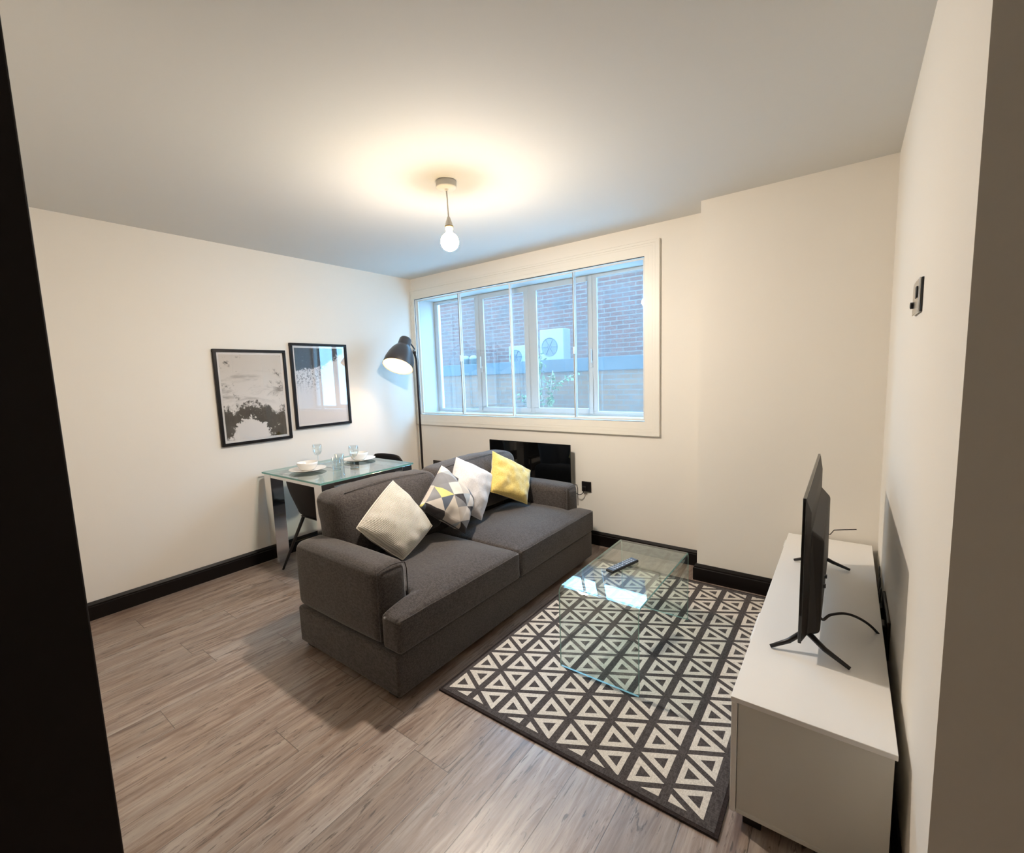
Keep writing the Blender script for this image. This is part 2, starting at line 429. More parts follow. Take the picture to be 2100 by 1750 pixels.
skirting('baseboard_pier', (PIER_X, PIER_Y), (W, PIER_Y), 0, -1, -1, -1)
skirting('baseboard_right', (W, PIER_Y), (W, END_Y), -1, 0, 1, 1)
skirting('baseboard_hall', (W, END_Y), (5.28, END_Y), 0, -1, -1, 0)
skirting('baseboard_front', (JAMB_X-.2, FRONT_Y), (0, FRONT_Y), 0, 1, 0, -1)

# ------------------------------------------------------------------ window: casing, secondary glazing, outer window
def frame_boxes(m, x0, x1, z0, z1, wl, wr, wt, wbm, y0, y1, mi=0):
    m.box(x0, x1, y0, y1, z1-wt, z1, mi); m.box(x0, x1, y0, y1, z0, z0+wbm, mi)
    if wl: m.box(x0, x0+wl, y0, y1, z0+wbm, z1-wt, mi)
    if wr: m.box(x1-wr, x1, y0, y1, z0+wbm, z1-wt, mi)
tm = MB()
frame_boxes(tm, .0, 2.571, .912, 2.292, .012, .030, .018, .030, -.022, 0)
frame_boxes(tm, .012, 2.541, .942, 2.274, .012, .022, .014, .022, -.017, 0)
frame_boxes(tm, .024, 2.519, .964, 2.260, .010, .030, .036, .026, -.013, 0)
struct(tm.build('trim_1', 'trim_paint', bevel=.002))

win = bpy.data.objects.new('window_1', None); COL.objects.link(win); struct(win); win.location = (1.25, 0, WZ0); WORLD[win.name] = win.location.copy()
fm = MB()
frame_boxes(fm, .030, 2.492, .985, 2.226, .020, .032, .032, .030, -.010, .06)
frame_boxes(fm, WX0+.001, WX1-.001, WZ0+.003, WZ1-.001, .003, .004, .005, .003, -.003, .004, 1)
fm.build('track_frame', ['trim_paint', 'gasket'], win)
edges = [(.056, .655, .026), (.640, 1.258, .008), (1.245, 1.885, .026), (1.872, 2.455, .008)]
for i, (a, b, yy) in enumerate(edges):
    m = MB(); z0, z1 = WZ0+.012, WZ1-.010
    frame_boxes(m, a, b, z0, z1, .011, .011, .010, .012, yy, yy+.014)
    sash = m.build('sash', 'white_metal', win, bevel=.001)
    MB().box(a+.011, b-.011, yy+.005, yy+.009, z0+.012, z1-.010).build('pane', 'window_glass', sash)
    g = MB(); gx = b-.0125 if i % 2 == 0 else a+.003
    g.box(gx, gx+.0035, yy-.0015, yy+.001, z0+.01, z1-.01)
    g.build('gasket', 'gasket', sash)
    px = b-.010 if i % 2 == 0 else a
    MB().box(px, px+.010, yy-.010, yy, 1.54, 1.60).build('finger_pull', 'white_metal', sash, bevel=.002)
# reveal board
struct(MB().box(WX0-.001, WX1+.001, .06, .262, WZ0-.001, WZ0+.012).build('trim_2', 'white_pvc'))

ow = bpy.data.objects.new('window_2', None); COL.objects.link(ow); struct(ow); ow.location = (1.25, .26, WZ0); WORLD[ow.name] = ow.location.copy()
Y0, Y1 = .262, .332
m = MB(); zb, zt = WZ0+.012, WZ1+.0
frame_boxes(m, WX0, WX1, zb, zt+.0, .045, .045, .012, .014, Y0+.008, Y0+.034)
for c, hw in ((.683, .035), (1.290, .045), (1.915, .035)): m.box(c-hw, c+hw, Y0+.010, Y0+.034, zb+.01, zt-.01)
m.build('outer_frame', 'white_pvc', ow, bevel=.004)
panes = [(.070, .655, .052, .052), (.705, 1.250, .048, .050), (1.330, 1.895, .048, .044), (1.935, 2.440, .040, .040)]
for i, (a, b, wl, wr) in enumerate(panes):
    m = MB(); thick = .045 if i in (1, 2) else .022
    frame_boxes(m, a-.018, b+.018, zb+.012, zt-.006, wl, wr, thick, thick, Y0+.003, Y0+.020)
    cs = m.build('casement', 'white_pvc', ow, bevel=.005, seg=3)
    MB().box(a-.018+wl, b+.018-wr, Y0+.010, Y0+.016, zb+.012+thick, zt-.006-thick).build('pane', 'hazed_glass', cs)
for hx in (.688, 1.905):
    h = MB(); h.box(hx-.012, hx+.012, Y0-.008, Y0+.006, 1.43, 1.49); h.box(hx-.009, hx+.009, Y0-.026, Y0-.008, 1.47, 1.585)
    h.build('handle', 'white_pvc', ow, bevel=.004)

# ------------------------------------------------------------------ outside the window
struct(MB().box(-14, 12, WT, 10.0, -.5, -.3).build('ground', 'yard_bounce'))
gw = thing('garden_wall', 'low brown brick yard wall with dark capping band outside the window', 'wall', (-1, 4.2, -.3))
MB().box(-9, 6, 4.2, 4.45, -.3, 1.42).build('brickwork', 'brown_brick', gw)
MB().box(-9, 6, 4.15, 4.5, 1.42, 1.66).build('capping', 'stone_cap', gw, bevel=.01)
bw = MB().box(-14, 8, 8.5, 9, -.3, 6.5).build('brick_building', 'red_brick')
tag(bw, 'tall red brick building filling the view behind the yard wall', 'building')
rf = MB().box(-9, 6, 4.5, 8.5, 1.2, 1.52).build('flat_roof', 'concrete')
tag(rf, 'grey flat roof between the yard wall and the tall brick building', 'roof')

def ac_unit(loc, sx, sy, sz, label):
    t = thing('air_conditioner', label, 'air conditioner', loc, 'air conditioning units on the flat roof')
    x, y, z = loc
    MB().box(x-sx/2, x+sx/2, y-sy/2, y+sy/2, z+.05, z+sz).build('casing', 'ac_white', t, bevel=.015)
    r = min(sx, sz)*.34
    c = (x-.08*sx, y-sy/2-.012, z+sz*.54)
    g = MB().lathe([(r*.22, .004), (r*.22, .012), (r, .012), (r, 0), (r*.96, 0), (r*.90, .008), (r*.24, .008)], c, (0, 1, 0), 32)
    for k in range(3):
        q = k*PI/3; g.tube([(c[0]-r*.9*math.cos(q), c[1]+.002, c[2]-r*.9*math.sin(q)), (c[0]+r*.9*math.cos(q), c[1]+.002, c[2]+r*.9*math.sin(q))], .006, 6)
    g.build('fan_grille', 'ac_grille', t)
    for s in (-1, 1): MB().box(x+s*sx*.33-.03, x+s*sx*.33+.03, y-sy/2, y+sy/2, z, z+.055).build('foot', 'ac_grille', t)
ac_unit((-1.26, 4.95, 1.52), .56, .30, .78, 'taller white air conditioning unit on flat roof, upright with fan grille')
ac_unit((-2.30, 5.2, 1.52), .46, .32, .52, 'smaller white air conditioning unit on the flat roof, left of the taller one')
for k, (x, y) in enumerate(((-2.95, 4.85), (-2.45, 4.70))):
    b = MB().box(x-.22, x+.22, y-.1, y+.1, 1.52, 1.52+.15).build('vent_box', 'ac_white', None, bevel=.01)
    tag(b, ['long white vent box on the flat roof, farther left', 'long white vent box on the flat roof, nearer the air conditioners'][k], 'vent box', 'white vent boxes on the flat roof')
for k, x in enumerate((-3.62, -3.38)):
    b = MB().lathe([(0, 0), (.075, 0), (.075, .26), (.1, .27), (.1, .31), (.05, .36), (0, .37)], (x, 4.8, 1.52), (0, 0, 1), 20).build('roof_vent', 'ac_white', None, smooth=True)
    tag(b, ['white capped vent pipe on flat roof, left of a pair', 'white capped vent pipe on flat roof, right of a pair'][k], 'vent pipe', 'capped vent pipes on the flat roof')

# a shrub climbing in front of the yard wall
pl = thing('climbing_shrub', 'straggly green shrub climbing in front of the low yard wall', 'plant', (-.8, 3.9, -.3))
rng = random.Random(3)
st = MB(); lf = MB()
def stem(pts, r=.008, leaves=26, spread=.06, ls=.06):
    P = [Vector(p) for p in pts]; st.tube(P, r, 6)
    for i in range(leaves):
        t = rng.random()**.8*(len(P)-1); k = min(int(t), len(P)-2); q = P[k].lerp(P[k+1], t-k)
        q = q+Vector((rng.uniform(-1, 1), rng.uniform(-1, .4), rng.uniform(-1, 1)))*spread
        d = Vector((rng.uniform(-1, 1), rng.uniform(-1, .3), rng.uniform(-.9, .5))).normalized()
        s = d.cross(Vector((rng.uniform(-1, 1), rng.uniform(-1, 1), 1))).normalized()
        L = ls*rng.uniform(.6, 1.4); w = L*.3; up = d.cross(s)*L*.12
        lf.add([q, q+d*L*.45+s*w+up, q+d*L, q+d*L*.45-s*w+up, q+d*L*.45], [(0, 1, 4), (1, 2, 4), (2, 3, 4), (3, 0, 4)])
base = (-.85, 3.9, -.3)
stem([base, (-.9, 3.9, .6), (-.95, 3.88, 1.2), (-.98, 3.85, 1.62), (-.86, 3.8, 1.70)], .012, 110, .10, .09)
stem([base, (-.8, 3.85, .5), (-.7, 3.8, 1.0), (-.62, 3.78, 1.45)], .01, 90, .08, .08)
stem([(-.75, 3.85, .8), (-.6, 3.8, 1.15), (-.35, 3.75, 1.30), (-.1, 3.72, 1.38)], .007, 60, .04, .08)
stem([(-.85, 3.9, .5), (-1.1, 3.85, .8), (-1.35, 3.82, 1.0)], .007, 60, .06, .08)
stem([(-.7, 3.85, .7), (-.4, 3.8, .62), (-.05, 3.78, .5)], .007, 45, .04, .08)
st.build('stems', 'stem', pl, smooth=True); lf.build('foliage', 'leaf', pl)['kind'] = 'stuff'

# ------------------------------------------------------------------ soft shapes
def rbox(x0, x1, y0, y1, z0, z1, r, n=10, crown=(0, 0, 0), wr=0, seed=0):
    """rounded, slightly puffed upholstery block; crown = bulge on x, y, z faces"""
    m = MB(); c = Vector(((x0+x1)/2, (y0+y1)/2, (z0+z1)/2)); h = Vector(((x1-x0)/2, (y1-y0)/2, (z1-z0)/2))
    r = min(r, min(h)*.98)
    def axis(hh):
        k = max(4, int(n*hh/max(h)))+1
        core = [-(hh-r)+2*(hh-r)*i/k for i in range(k+1)]
        cap = [r*math.sin(PI/2*i/4) for i in range(1, 5)]
        cap = [r*(i/4) for i in range(1, 5)]
        return [-hh+r-t for t in reversed(cap)]+core+[hh-r+t for t in cap]
    ax = [axis(h[i]) for i in range(3)]
    def emit_face(a, b, cidx, sgn):
        A, B = ax[a], ax[b]; vs = []; fs = []
        for i, u in enumerate(A):
            for v in B:
                p = [0, 0, 0]; p[a] = u; p[b] = v; p[cidx] = sgn*h[cidx]
                p = Vector(p)
                q = Vector([max(-(h[k]-r), min(h[k]-r, p[k])) for k in range(3)])
                d = p-q
                if d.length > 1e-9: p = q+d.normalized()*r
                n_ = [p[k]/h[k] for k in range(3)]
                for k in range(3):
                    o1, o2 = [j for j in range(3) if j != k]
                    p[k] += crown[k]*n_[k]*(1-n_[o1]**2)*(1-n_[o2]**2)
                if wr:
                    w3 = noise.noise((p+c)*7+Vector((seed, 0, 0)))*.6+noise.noise((p+c)*17+Vector((0, seed, 0)))*.4
                    p = p+d.normalized()*w3*wr if d.length > 1e-9 else p
                vs.append(p+c)
        nb = len(B)
        for i in range(len(A)-1):
            for j in range(nb-1): fs.append((i*nb+j, (i+1)*nb+j, (i+1)*nb+j+1, i*nb+j+1))
        m.add(vs, fs)
    for a, b, cc in ((0, 1, 2), (1, 2, 0), (2, 0, 1)):
        for sg in (-1, 1): emit_face(a, b, cc, sg)
    return m

def cell_cushion(xs, ys, mask, z0, ztop, side=0, crownfn=None):
    """prism over a masked grid of cells, top shaped by crownfn(x,y)"""
    m = MB(); idx = {}
    def vid(i, j, t):
        k = (i, j, t)
        if k not in idx:
            z = ztop(xs[i], ys[j]) if t else z0
            idx[k] = len(m.v); m.v.append((xs[i], ys[j], z))
        return idx[k]
    nx, ny = len(xs)-1, len(ys)-1
    on = lambda i, j: 0 <= i < nx and 0 <= j < ny and mask((xs[i]+xs[i+1])/2, (ys[j]+ys[j+1])/2)
    for i in range(nx):
        for j in range(ny):
            if not on(i, j): continue
            m.f.append([vid(i, j, 1), vid(i+1, j, 1), vid(i+1, j+1, 1), vid(i, j+1, 1)]); m.mi.append(0)
            m.f.append([vid(i, j, 0), vid(i, j+1, 0), vid(i+1, j+1, 0), vid(i+1, j, 0)]); m.mi.append(0)
            for di, dj, a, b in ((-1, 0, (i, j+1), (i, j)), (1, 0, (i+1, j), (i+1, j+1)), (0, -1, (i, j), (i+1, j)), (0, 1, (i+1, j+1), (i, j+1))):
                if not on(i+di, j+dj):
                    m.f.append([vid(*a, 0), vid(*b, 0), vid(*b, 1), vid(*a, 1)]); m.mi.append(0)
    return m
def lin(a, b, n): return [a+(b-a)*i/n for i in range(n+1)]

# ------------------------------------------------------------------ sofa
SX0, SX1, SY0, SY1 = 1.365, 2.175, -2.115, -.295
AW = .175
sofa = thing('sofa', 'dark grey-brown fabric two-seat sofa between dining table and glass coffee table', 'sofa', (1.77, -1.2, 0))
rbox(SX0, SX1-.012, SY0, SY1, .030, .225, .014, 14).build('base', 'sofa_fabric', sofa, smooth=True)
for fx in (SX0+.050, SX1-.090):
    for fy in (SY0+.055, SY1-.055):
        MB().box(fx-.030, fx+.030, fy-.030, fy+.030, 0, .04).build('foot', 'black_matt', sofa, bevel=.004)
for y0, y1 in ((SY0, SY0+AW), (SY1-AW, SY1)):
    arm = rbox(SX0, 2.055, y0, y1, .226, .574, .046, 12, (.010, .005, .012)).build('arm', 'sofa_fabric', sofa, smooth=True)
    pts = []
    for k in range(9):
        q = k/8; yy = y0+.012+(y1-y0-.024)*q
        pts.append((2.050, yy, .560+.012*math.sin(PI*q)))
    MB().tube([(2.053, y0+.006, .25)]+[(2.053, y0+.006, .53)]+pts+[(2.053, y1-.006, .53), (2.053, y1-.006, .40)], .0028, 6).build('piping', 'sofa_fabric', arm, smooth=True)
rbox(SX0, 1.50, SY0+AW+.002, SY1-AW-.002, .226, .63, .03, 12).build('back_frame', 'sofa_fabric', sofa, smooth=True)
YM = -1.232
def seat(y0, y1, near):
    xs = sorted(set([round(v, 4) for v in lin(1.50, 2.062, 14)+lin(2.062, 2.182, 6)]))
    if near: ya, yb, arm_lim = y0, y1, (SY0+AW+.004)
    else: ya, yb, arm_lim = y0, y1, (SY1-AW-.004)
    ys = sorted(set([round(v, 4) for v in (lin(ya, arm_lim, 5)+lin(arm_lim, yb, 16) if near else lin(ya, arm_lim, 16)+lin(arm_lim, yb, 5))]))
    inside = (lambda x, y: x > 2.062 or y > arm_lim) if near else (lambda x, y: x > 2.062 or y < arm_lim)
    def top(x, y):
        u = (x-1.50)/(2.182-1.50); v = (y-ya)/(yb-ya)
        cr = .048*max(0, (1-(2*u-1)**4))*max(0, 1-(2*v-1)**4)
        return .384+cr+.003*noise.noise(Vector((x*6, y*6, 3.1+y0)))
    m = cell_cushion(xs, ys, inside, .228, top)
    c = m.build('seat_cushion', 'sofa_fabric', sofa, smooth=True, bevel=.030, seg=5)
    pts = [(2.182-.0045, y, top(2.182, y)-.008) for y in lin(ya+.018, yb-.012, 24)]
    MB().tube(pts, .0035, 6).build('piping', 'sofa_fabric', c, smooth=True)
seat(SY0+.004, YM-.002, True); seat(YM+.002, SY1-.004, False)
def back_cushion(y0, y1, sd):
    m = rbox(1.395, 1.60, y0, y1, .435, .795, .055, 18, (.045, .014, .014), .008, sd)
    # lean back a little
    m.v = [(x-(z-.43)*.16, y, z+.01*math.sin((y-y0)/(y1-y0)*PI)) for x, y, z in m.v]
    c = m.build('back_cushion', 'sofa_fabric', sofa, smooth=True)
    ln = []
    for q in lin(.10, .90, 20):
        yy = y0+(y1-y0)*q; ln.append((1.520, yy, .788+.012*math.sin(q*PI)+.013*(1-(2*q-1)**2)))
    MB().tube(ln, .0022, 6).build('piping', 'sofa_fabric', c, smooth=True)
back_cushion(-1.968, YM-.004, 1.3); back_cushion(YM+.004, -.385, 8.1)

# ------------------------------------------------------------------ scatter cushions (built from their four corners)
def pillow(name, T, L, B, R_, thick, mat, label, seed, pinch=.07, wr=.010, piping=None):
    T, L, B, R_ = map(Vector, (T, L, B, R_)); c = (T+L+B+R_)/4
    nrm = (R_-L).cross(T-B).normalized()
    if nrm.x < 0: nrm = -nrm
    N = 36; m = MB(); uv = []
    for side in (1, -1):
        vs = []; fs = []
        for i in range(N+1):
            for j in range(N+1):
                s, t = i/N, j/N
                u, v = 2*s-1, 2*t-1
                # corners: (0,0)=B (1,0)=R (1,1)=T (0,1)=L
                s2 = .5+.5*u*(1-pinch*(1-v*v)); t2 = .5+.5*v*(1-pinch*(1-u*u))
                p = B*(1-s2)*(1-t2)+R_*s2*(1-t2)+T*s2*t2+L*(1-s2)*t2
                e = max(0, (1-u*u))*max(0, (1-v*v))
                h = thick*(e**.42)*(.92+.08*e)
                ed = min(1, 4*e)
                q = p*9+Vector((seed, seed*.7, 0))
                # creases running into the corners
                ang = math.atan2(v, u); rad = math.hypot(u, v)
                cre = math.sin(ang*9+3*noise.noise(p*5+Vector((seed, 0, 0))))*max(0, rad-.55)
                h += ed*(wr*noise.noise(q)+wr*.6*noise.noise(q*2.3)+wr*1.1*cre)
                vs.append(p+nrm*side*h)
                uv.append((s, t))
        for i in range(N):
            for j in range(N): fs.append((i*(N+1)+j, (i+1)*(N+1)+j, (i+1)*(N+1)+j+1, i*(N+1)+j+1))
        m.add(vs, fs)
    # keep uv through the weld by using per-vertex uv looked up by position
    me = bpy.data.meshes.new(name); me.from_pydata([tuple(v-c) for v in map(Vector, m.v)], [], m.f)
    me.materials.append(M[mat]); lay = me.uv_layers.new(name='UVMap')
    for lp in me.loops: lay.data[lp.index].uv = uv[lp.vertex_index]
    for p in me.polygons: p.use_smooth = True
    import_bm_fix(me)
    o = bpy.data.objects.new(name, me); COL.objects.link(o); o.location = c; WORLD[o.name] = c
    tag(o, label, 'cushion', 'scatter cushions on the sofa')
    # a seam cord along the outline
    out = []
    for a, b in ((B, R_), (R_, T), (T, L), (L, B)):
        for k in range(12):
            q = k/12; w = 2*q-1; mid = a.lerp(b, q); out.append(mid+(c-mid)*pinch*(1-w*w))
    out.append(out[0])
    MB().tube(out, .0032, 6, caps=False).build('seam', piping or mat, o, smooth=True)
    return o
def shift(ps, d): return [tuple(Vector(p)+Vector(d)) for p in ps]
pillow('scatter_cushion', (1.572, -1.612, .812), (1.668, -1.934, .645), (1.790, -1.754, .440), (1.732, -1.480, .535), .085, 'waffle_knit',
       'cream waffle-textured cushion set on its corner beside the sofa\'s near arm', 1.7, -.035)
pillow('scatter_cushion', (1.594, -1.246, .840), (1.697, -1.543, .660), (1.823, -1.300, .450), (1.727, -1.099, .606), .085, 'triangle_print',
       'cushion with grey, yellow and cream triangle pattern, between the two pale cushions', 4.1, .015)
pillow('scatter_cushion', (1.575, -1.085, .860), (1.640, -1.250, .600), (1.735, -1.045, .445), (1.640, -.790, .690), .080, 'pale_fabric',
       'plain pale off-white cushion standing behind the triangle-patterned cushion', 6.3, .0)
pillow('scatter_cushion', (1.585, -.715, .845), (1.70, -.900, .600), (1.795, -.600, .450), (1.690, -.390, .650), .070, 'yellow_velvet',
       'mustard yellow cushion tilted in the far corner of the sofa', 9.4, .05, .014)

# ------------------------------------------------------------------ rug with cream triangle outlines
RX0, RX1, RY0, RY1 = 2.232, 3.392, -1.952, -.275
RT = .009
rug = MB().box(RX0, RX1, RY0, RY1, 0.0005, RT-.001, 1)
rug.box(RX0+.012, RX1-.012, RY0+.012, RY1-.012, RT-.001, RT, 0)
def clip(poly, axis, lim, keep_ge):
    out = []
    for i in range(len(poly)):
        a, b = poly[i], poly[(i+1) % len(poly)]
        ia = (a[axis] >= lim) == keep_ge or a[axis] == lim; ib = (b[axis] >= lim) == keep_ge or b[axis] == lim
        if ia: out.append(a)
        if ia != ib:
            t = (lim-a[axis])/(b[axis]-a[axis]); out.append((a[0]+t*(b[0]-a[0]), a[1]+t*(b[1]-a[1])))
    return out
PX, PY, XS, NODE = .1392, .1645, 2.2455, -1.696
def tri_frame(outer, inner):
    for i in range(3):
        j = (i+1) % 3
        q = [outer[i], outer[j], inner[j], inner[i]]
        for ax, lim, ge in ((0, XS+.010, True), (0, XS+8*PX-.010, False), (1, RY0+.036, True), (1, RY1-.040, False)):
            q = clip(q, ax, lim, ge)
            if len(q) < 3: break
        if len(q) >= 3: rug.add([(x, y, RT+.0006) for x, y in q], [tuple(range(len(q)))], 2)
for k in range(8):
    xl, xr = XS+k*PX, XS+(k+1)*PX
    offl = NODE + (PY/2 if k % 2 == 0 else 0)           # nodes on the left line
    offr = offl+PY/2
    for r in range(-4, 14):
        yc = offl+(r+.5)*PY                              # base on the left line, point to the right
        tri_frame([(xl+.0155, yc-.0590), (xr-.0145, yc), (xl+.0155, yc+.0590)], [(xl+.0345, yc-.0255), (xl+.0785, yc), (xl+.0345, yc+.0255)])
        yc = offr+(r+.5)*PY
        tri_frame([(xr-.0155, yc-.0590), (xl+.0145, yc), (xr-.0155, yc+.0590)], [(xr-.0345, yc-.0255), (xr-.0785, yc), (xr-.0345, yc+.0255)])
tag(rug.build('rug', ['rug_dark', 'rug_edge', 'rug_cream']), 'dark grey rug with rows of cream triangle outlines under coffee table', 'rug')

# ------------------------------------------------------------------ glass coffee table: one bent sheet
def bent_table():
    x0, x1, ya, yb, zt, z0, r, t = 2.602, 2.985, -1.515, -.775, .402, RT+.001, .030, .010
    pts = [(ya, z0)]
    for k in range(9): q = PI-PI/2*k/8; pts.append((ya+r+r*math.cos(q), zt-r+r*math.sin(q)))
    for k in range(9): q = PI/2-PI/2*k/8; pts.append((yb-r+r*math.cos(q), zt-r+r*math.sin(q)))
    pts.append((yb, z0))
    inn = [(ya+t, z0)]; ri = r-t
    for k in range(9): q = PI-PI/2*k/8; inn.append((ya+r+ri*math.cos(q), zt-r+ri*math.sin(q)))
    for k in range(9): q = PI/2-PI/2*k/8; inn.append((yb-r+ri*math.cos(q), zt-r+ri*math.sin(q)))
    inn.append((yb-t, z0))
    n = len(pts); m = MB()
    vs = [(x0, y, z) for y, z in pts]+[(x1, y, z) for y, z in pts]+[(x0, y, z) for y, z in inn]+[(x1, y, z) for y, z in inn]
    big = []; ed = []
    for i in range(n-1):
        big += [(i, i+1, n+i+1, n+i), (2*n+i, 3*n+i, 3*n+i+1, 2*n+i+1)]
        ed += [(i, 2*n+i, 2*n+i+1, i+1), (n+i, n+i+1, 3*n+i+1, 3*n+i)]
    ed += [(0, n, 3*n, 2*n), (n-1, 3*n-1, 4*n-1, 2*n-1)]
    b = len(m.v); m.v += vs
    for f in big: m.f.append(list(f)); m.mi.append(0)
    for f in ed: m.f.append(list(f)); m.mi.append(1)
    o = m.build('coffee_table', ['table_glass', 'glass_edge'], None, smooth=False)
    for p in o.data.polygons: p.use_smooth = p.material_index == 0
    o.data.set_sharp_from_angle(angle=math.radians(40)) if hasattr(o.data, 'set_sharp_from_angle') else None
    tag(o, 'clear bent-glass coffee table standing on the triangle rug', 'table')
bent_table()

# remote control on it
rc = thing('remote_control', 'slim black remote control with light buttons on glass coffee table', 'remote control', (2.763, -1.15, .402))
def remote():
    rot = Matrix.Rotation(math.radians(-15), 4, 'Z'); o = Vector((2.763, -1.15, .402))
    def tr(m): m.v = [tuple(o+rot @ Vector(p)) for p in m.v]; return m
    tr(MB().box(-.024, .024, -.105, .105, .0, .013)).build('case', 'remote_black', rc, bevel=.006, seg=3)
    tr(MB().box(-.021, .021, -.100, .100, .0130, .0150)).build('faceplate', 'remote_grey', rc, bevel=.001)
    for r in range(9):
        for c in range(3):
            if r == 4 and c != 1: continue
            x = -.012+.012*c; y = -.075+.0185*r
            tr(MB().box(x-.0042, x+.0042, y-.0045, y+.0045, .0150, .0166)).build('button', 'button_grey', rc, bevel=.001, seg=1)
remote()

# ------------------------------------------------------------------ television unit
UX0, UX1, UY0, UY1, UZ0, UZ1 = 3.405, 3.786, -1.872, -.248, .045, .42
tu = thing('tv_unit', 'long low white television unit along the right-hand wall', 'cabinet', (3.6, -1.06, 0))
MB().box(UX0, UX1, UY0, UY1, UZ1-.016, UZ1).build('top', 'white_laminate', tu, bevel=.0015)
for y0, y1 in ((UY0+.004, UY0+.020), (UY1-.020, UY1-.004)):
    MB().box(UX0+.020, UX1-.006, y0, y1, UZ0+.014, UZ1-.016).build('side_panel', 'end_panel_laminate', tu, bevel=.001)
MB().box(UX0+.020, UX1-.006, UY0+.002, UY1-.002, UZ0, UZ0+.014).build('bottom_panel', 'end_panel_laminate', tu, bevel=.001)
MB().box(UX1-.012, UX1-.007, UY0+.02, UY1-.02, UZ0+.014, UZ1-.016).build('back_panel', 'end_panel_laminate', tu)
nd = 3; dw = (UY1-UY0)/nd
for k in range(nd):
    a = UY0+k*dw+.0015+(.001 if k else 0); b = UY0+(k+1)*dw-.0015
    d = MB().box(UX0+.002, UX0+.0185, a, b, UZ0, UZ1-.018).build('door', 'white_laminate', tu, bevel=.0015)
    yh = b-.05 if k == 0 else (a+.05 if k == 1 else b-.05)
    MB().box(UX0-.016, UX0+.002, yh-.06, yh+.06, UZ1-.06, UZ1-.045).build('handle', 'white_metal', d, bevel=.003)
for fx in (UX0+.06, UX1-.06):
    for fy in (UY0+.05, (UY0+UY1)/2, UY1-.06):
        MB().box(fx-.025, fx+.025, fy-.025, fy+.025, 0, UZ0).build('foot', 'black_matt', tu, bevel=.002)

# television seen from behind its near edge
tv = thing('television', 'black flat television on splayed feet on the white unit, seen edge-on', 'television', (3.57, -1.11, .42))
TX, TY0, TY1, TZ0, TZ1 = 3.548, -1.562, -.660, .474, .966
m = MB()
m.box(TX, TX+.010, TY0, TY1, TZ0, TZ1)
m.build('screen', 'black_glass', tv, bevel=.002)
def tvback():
    m = MB(); x0 = TX+.010
    vs = [(x0, TY0+.003, TZ0+.003), (x0, TY1-.003, TZ0+.003), (x0, TY1-.003, TZ1-.003), (x0, TY0+.003, TZ1-.003),
          (x0+.014, TY0+.06, TZ0+.006), (x0+.014, TY1-.06, TZ0+.006), (x0+.012, TY1-.06, TZ1-.06), (x0+.012, TY0+.06, TZ1-.06)]
    m.add(vs, [(0, 1, 2, 3), (4, 7, 6, 5), (0, 4, 5, 1), (1, 5, 6, 2), (2, 6, 7, 3), (3, 7, 4, 0)])
    return m
tvback().build('back_cover', 'tv_back', tv, bevel=.003)
hs = MB(); x0 = TX+.018
vs = [(x0, TY0+.045, TZ0+.004), (x0, TY1-.045, TZ0+.004), (x0, TY1-.10, TZ1-.13), (x0, TY0+.10, TZ1-.13),
      (x0+.040, TY0+.07, TZ0+.015), (x0+.040, TY1-.07, TZ0+.015), (x0+.040, TY1-.13, TZ1-.17), (x0+.040, TY0+.13, TZ1-.17)]
hs.add(vs, [(0, 1, 2, 3), (4, 7, 6, 5), (0, 4, 5, 1), (1, 5, 6, 2), (2, 6, 7, 3), (3, 7, 4, 0)])
hs.build('rear_housing', 'tv_back', tv, bevel=.010, seg=3)
for yy, ya in ((-1.545, -1.50), (-.68, -.72)):
    st_ = MB()
    st_.tube([(3.560, ya, .486), (3.520, (ya+yy)/2, .452), (3.468, yy, .4265)], [.0095, .0085, .006], 8)
    st_.tube([(3.575, ya, .486), (3.622, (ya+yy)/2, .456), (3.690, yy, .4265)], [.0095, .0085, .006], 8)
    st_.build('foot', 'black_plastic', tv, smooth=True)
for k, yy in enumerate((-1.36, -1.22, -.98)):
    MB().box(TX+.056, TX+.066, yy-.006, yy+.006, .60-.02*k, .612-.02*k).build('screw_boss', 'black_plastic', tv)
a_ = MB().tube([(3.602, -.86, .640), (3.612, -.84, .634), (3.625, -.82, .650), (3.66, -.80, .652), (3.705, -.78, .655)], .002, 6)
tag(a_.build('aerial_lead', 'cable_black', None, smooth=True), 'thin short dark lead sticking out behind the television', 'cable')

def bez(pts, n=10):
    P = [Vector(p) for p in pts]; out = []
    for i in range(len(P)-1):
        p0 = P[max(i-1, 0)]; p1 = P[i]; p2 = P[i+1]; p3 = P[min(i+2, len(P)-1)]
        for k in range(n):
            t = k/n
            out.append(.5*((2*p1)+(p2-p0)*t+(2*p0-5*p1+4*p2-p3)*t*t+(3*p1-p0-3*p2+p3)*t**3))
    out.append(P[-1]); return out
pc = MB().tube(bez([(3.598, -1.42, .520), (3.612, -1.42, .508), (3.632, -1.40, .522), (3.675, -1.35, .516), (3.72, -1.29, .480), (3.760, -1.25, .435), (3.792, -1.23, .380), (3.797, -1.22, .30)]), .0045, 8)
tag(pc.build('power_cable', 'cable_black', None, smooth=True), 'black power cable curving from the television down behind the unit', 'cable')

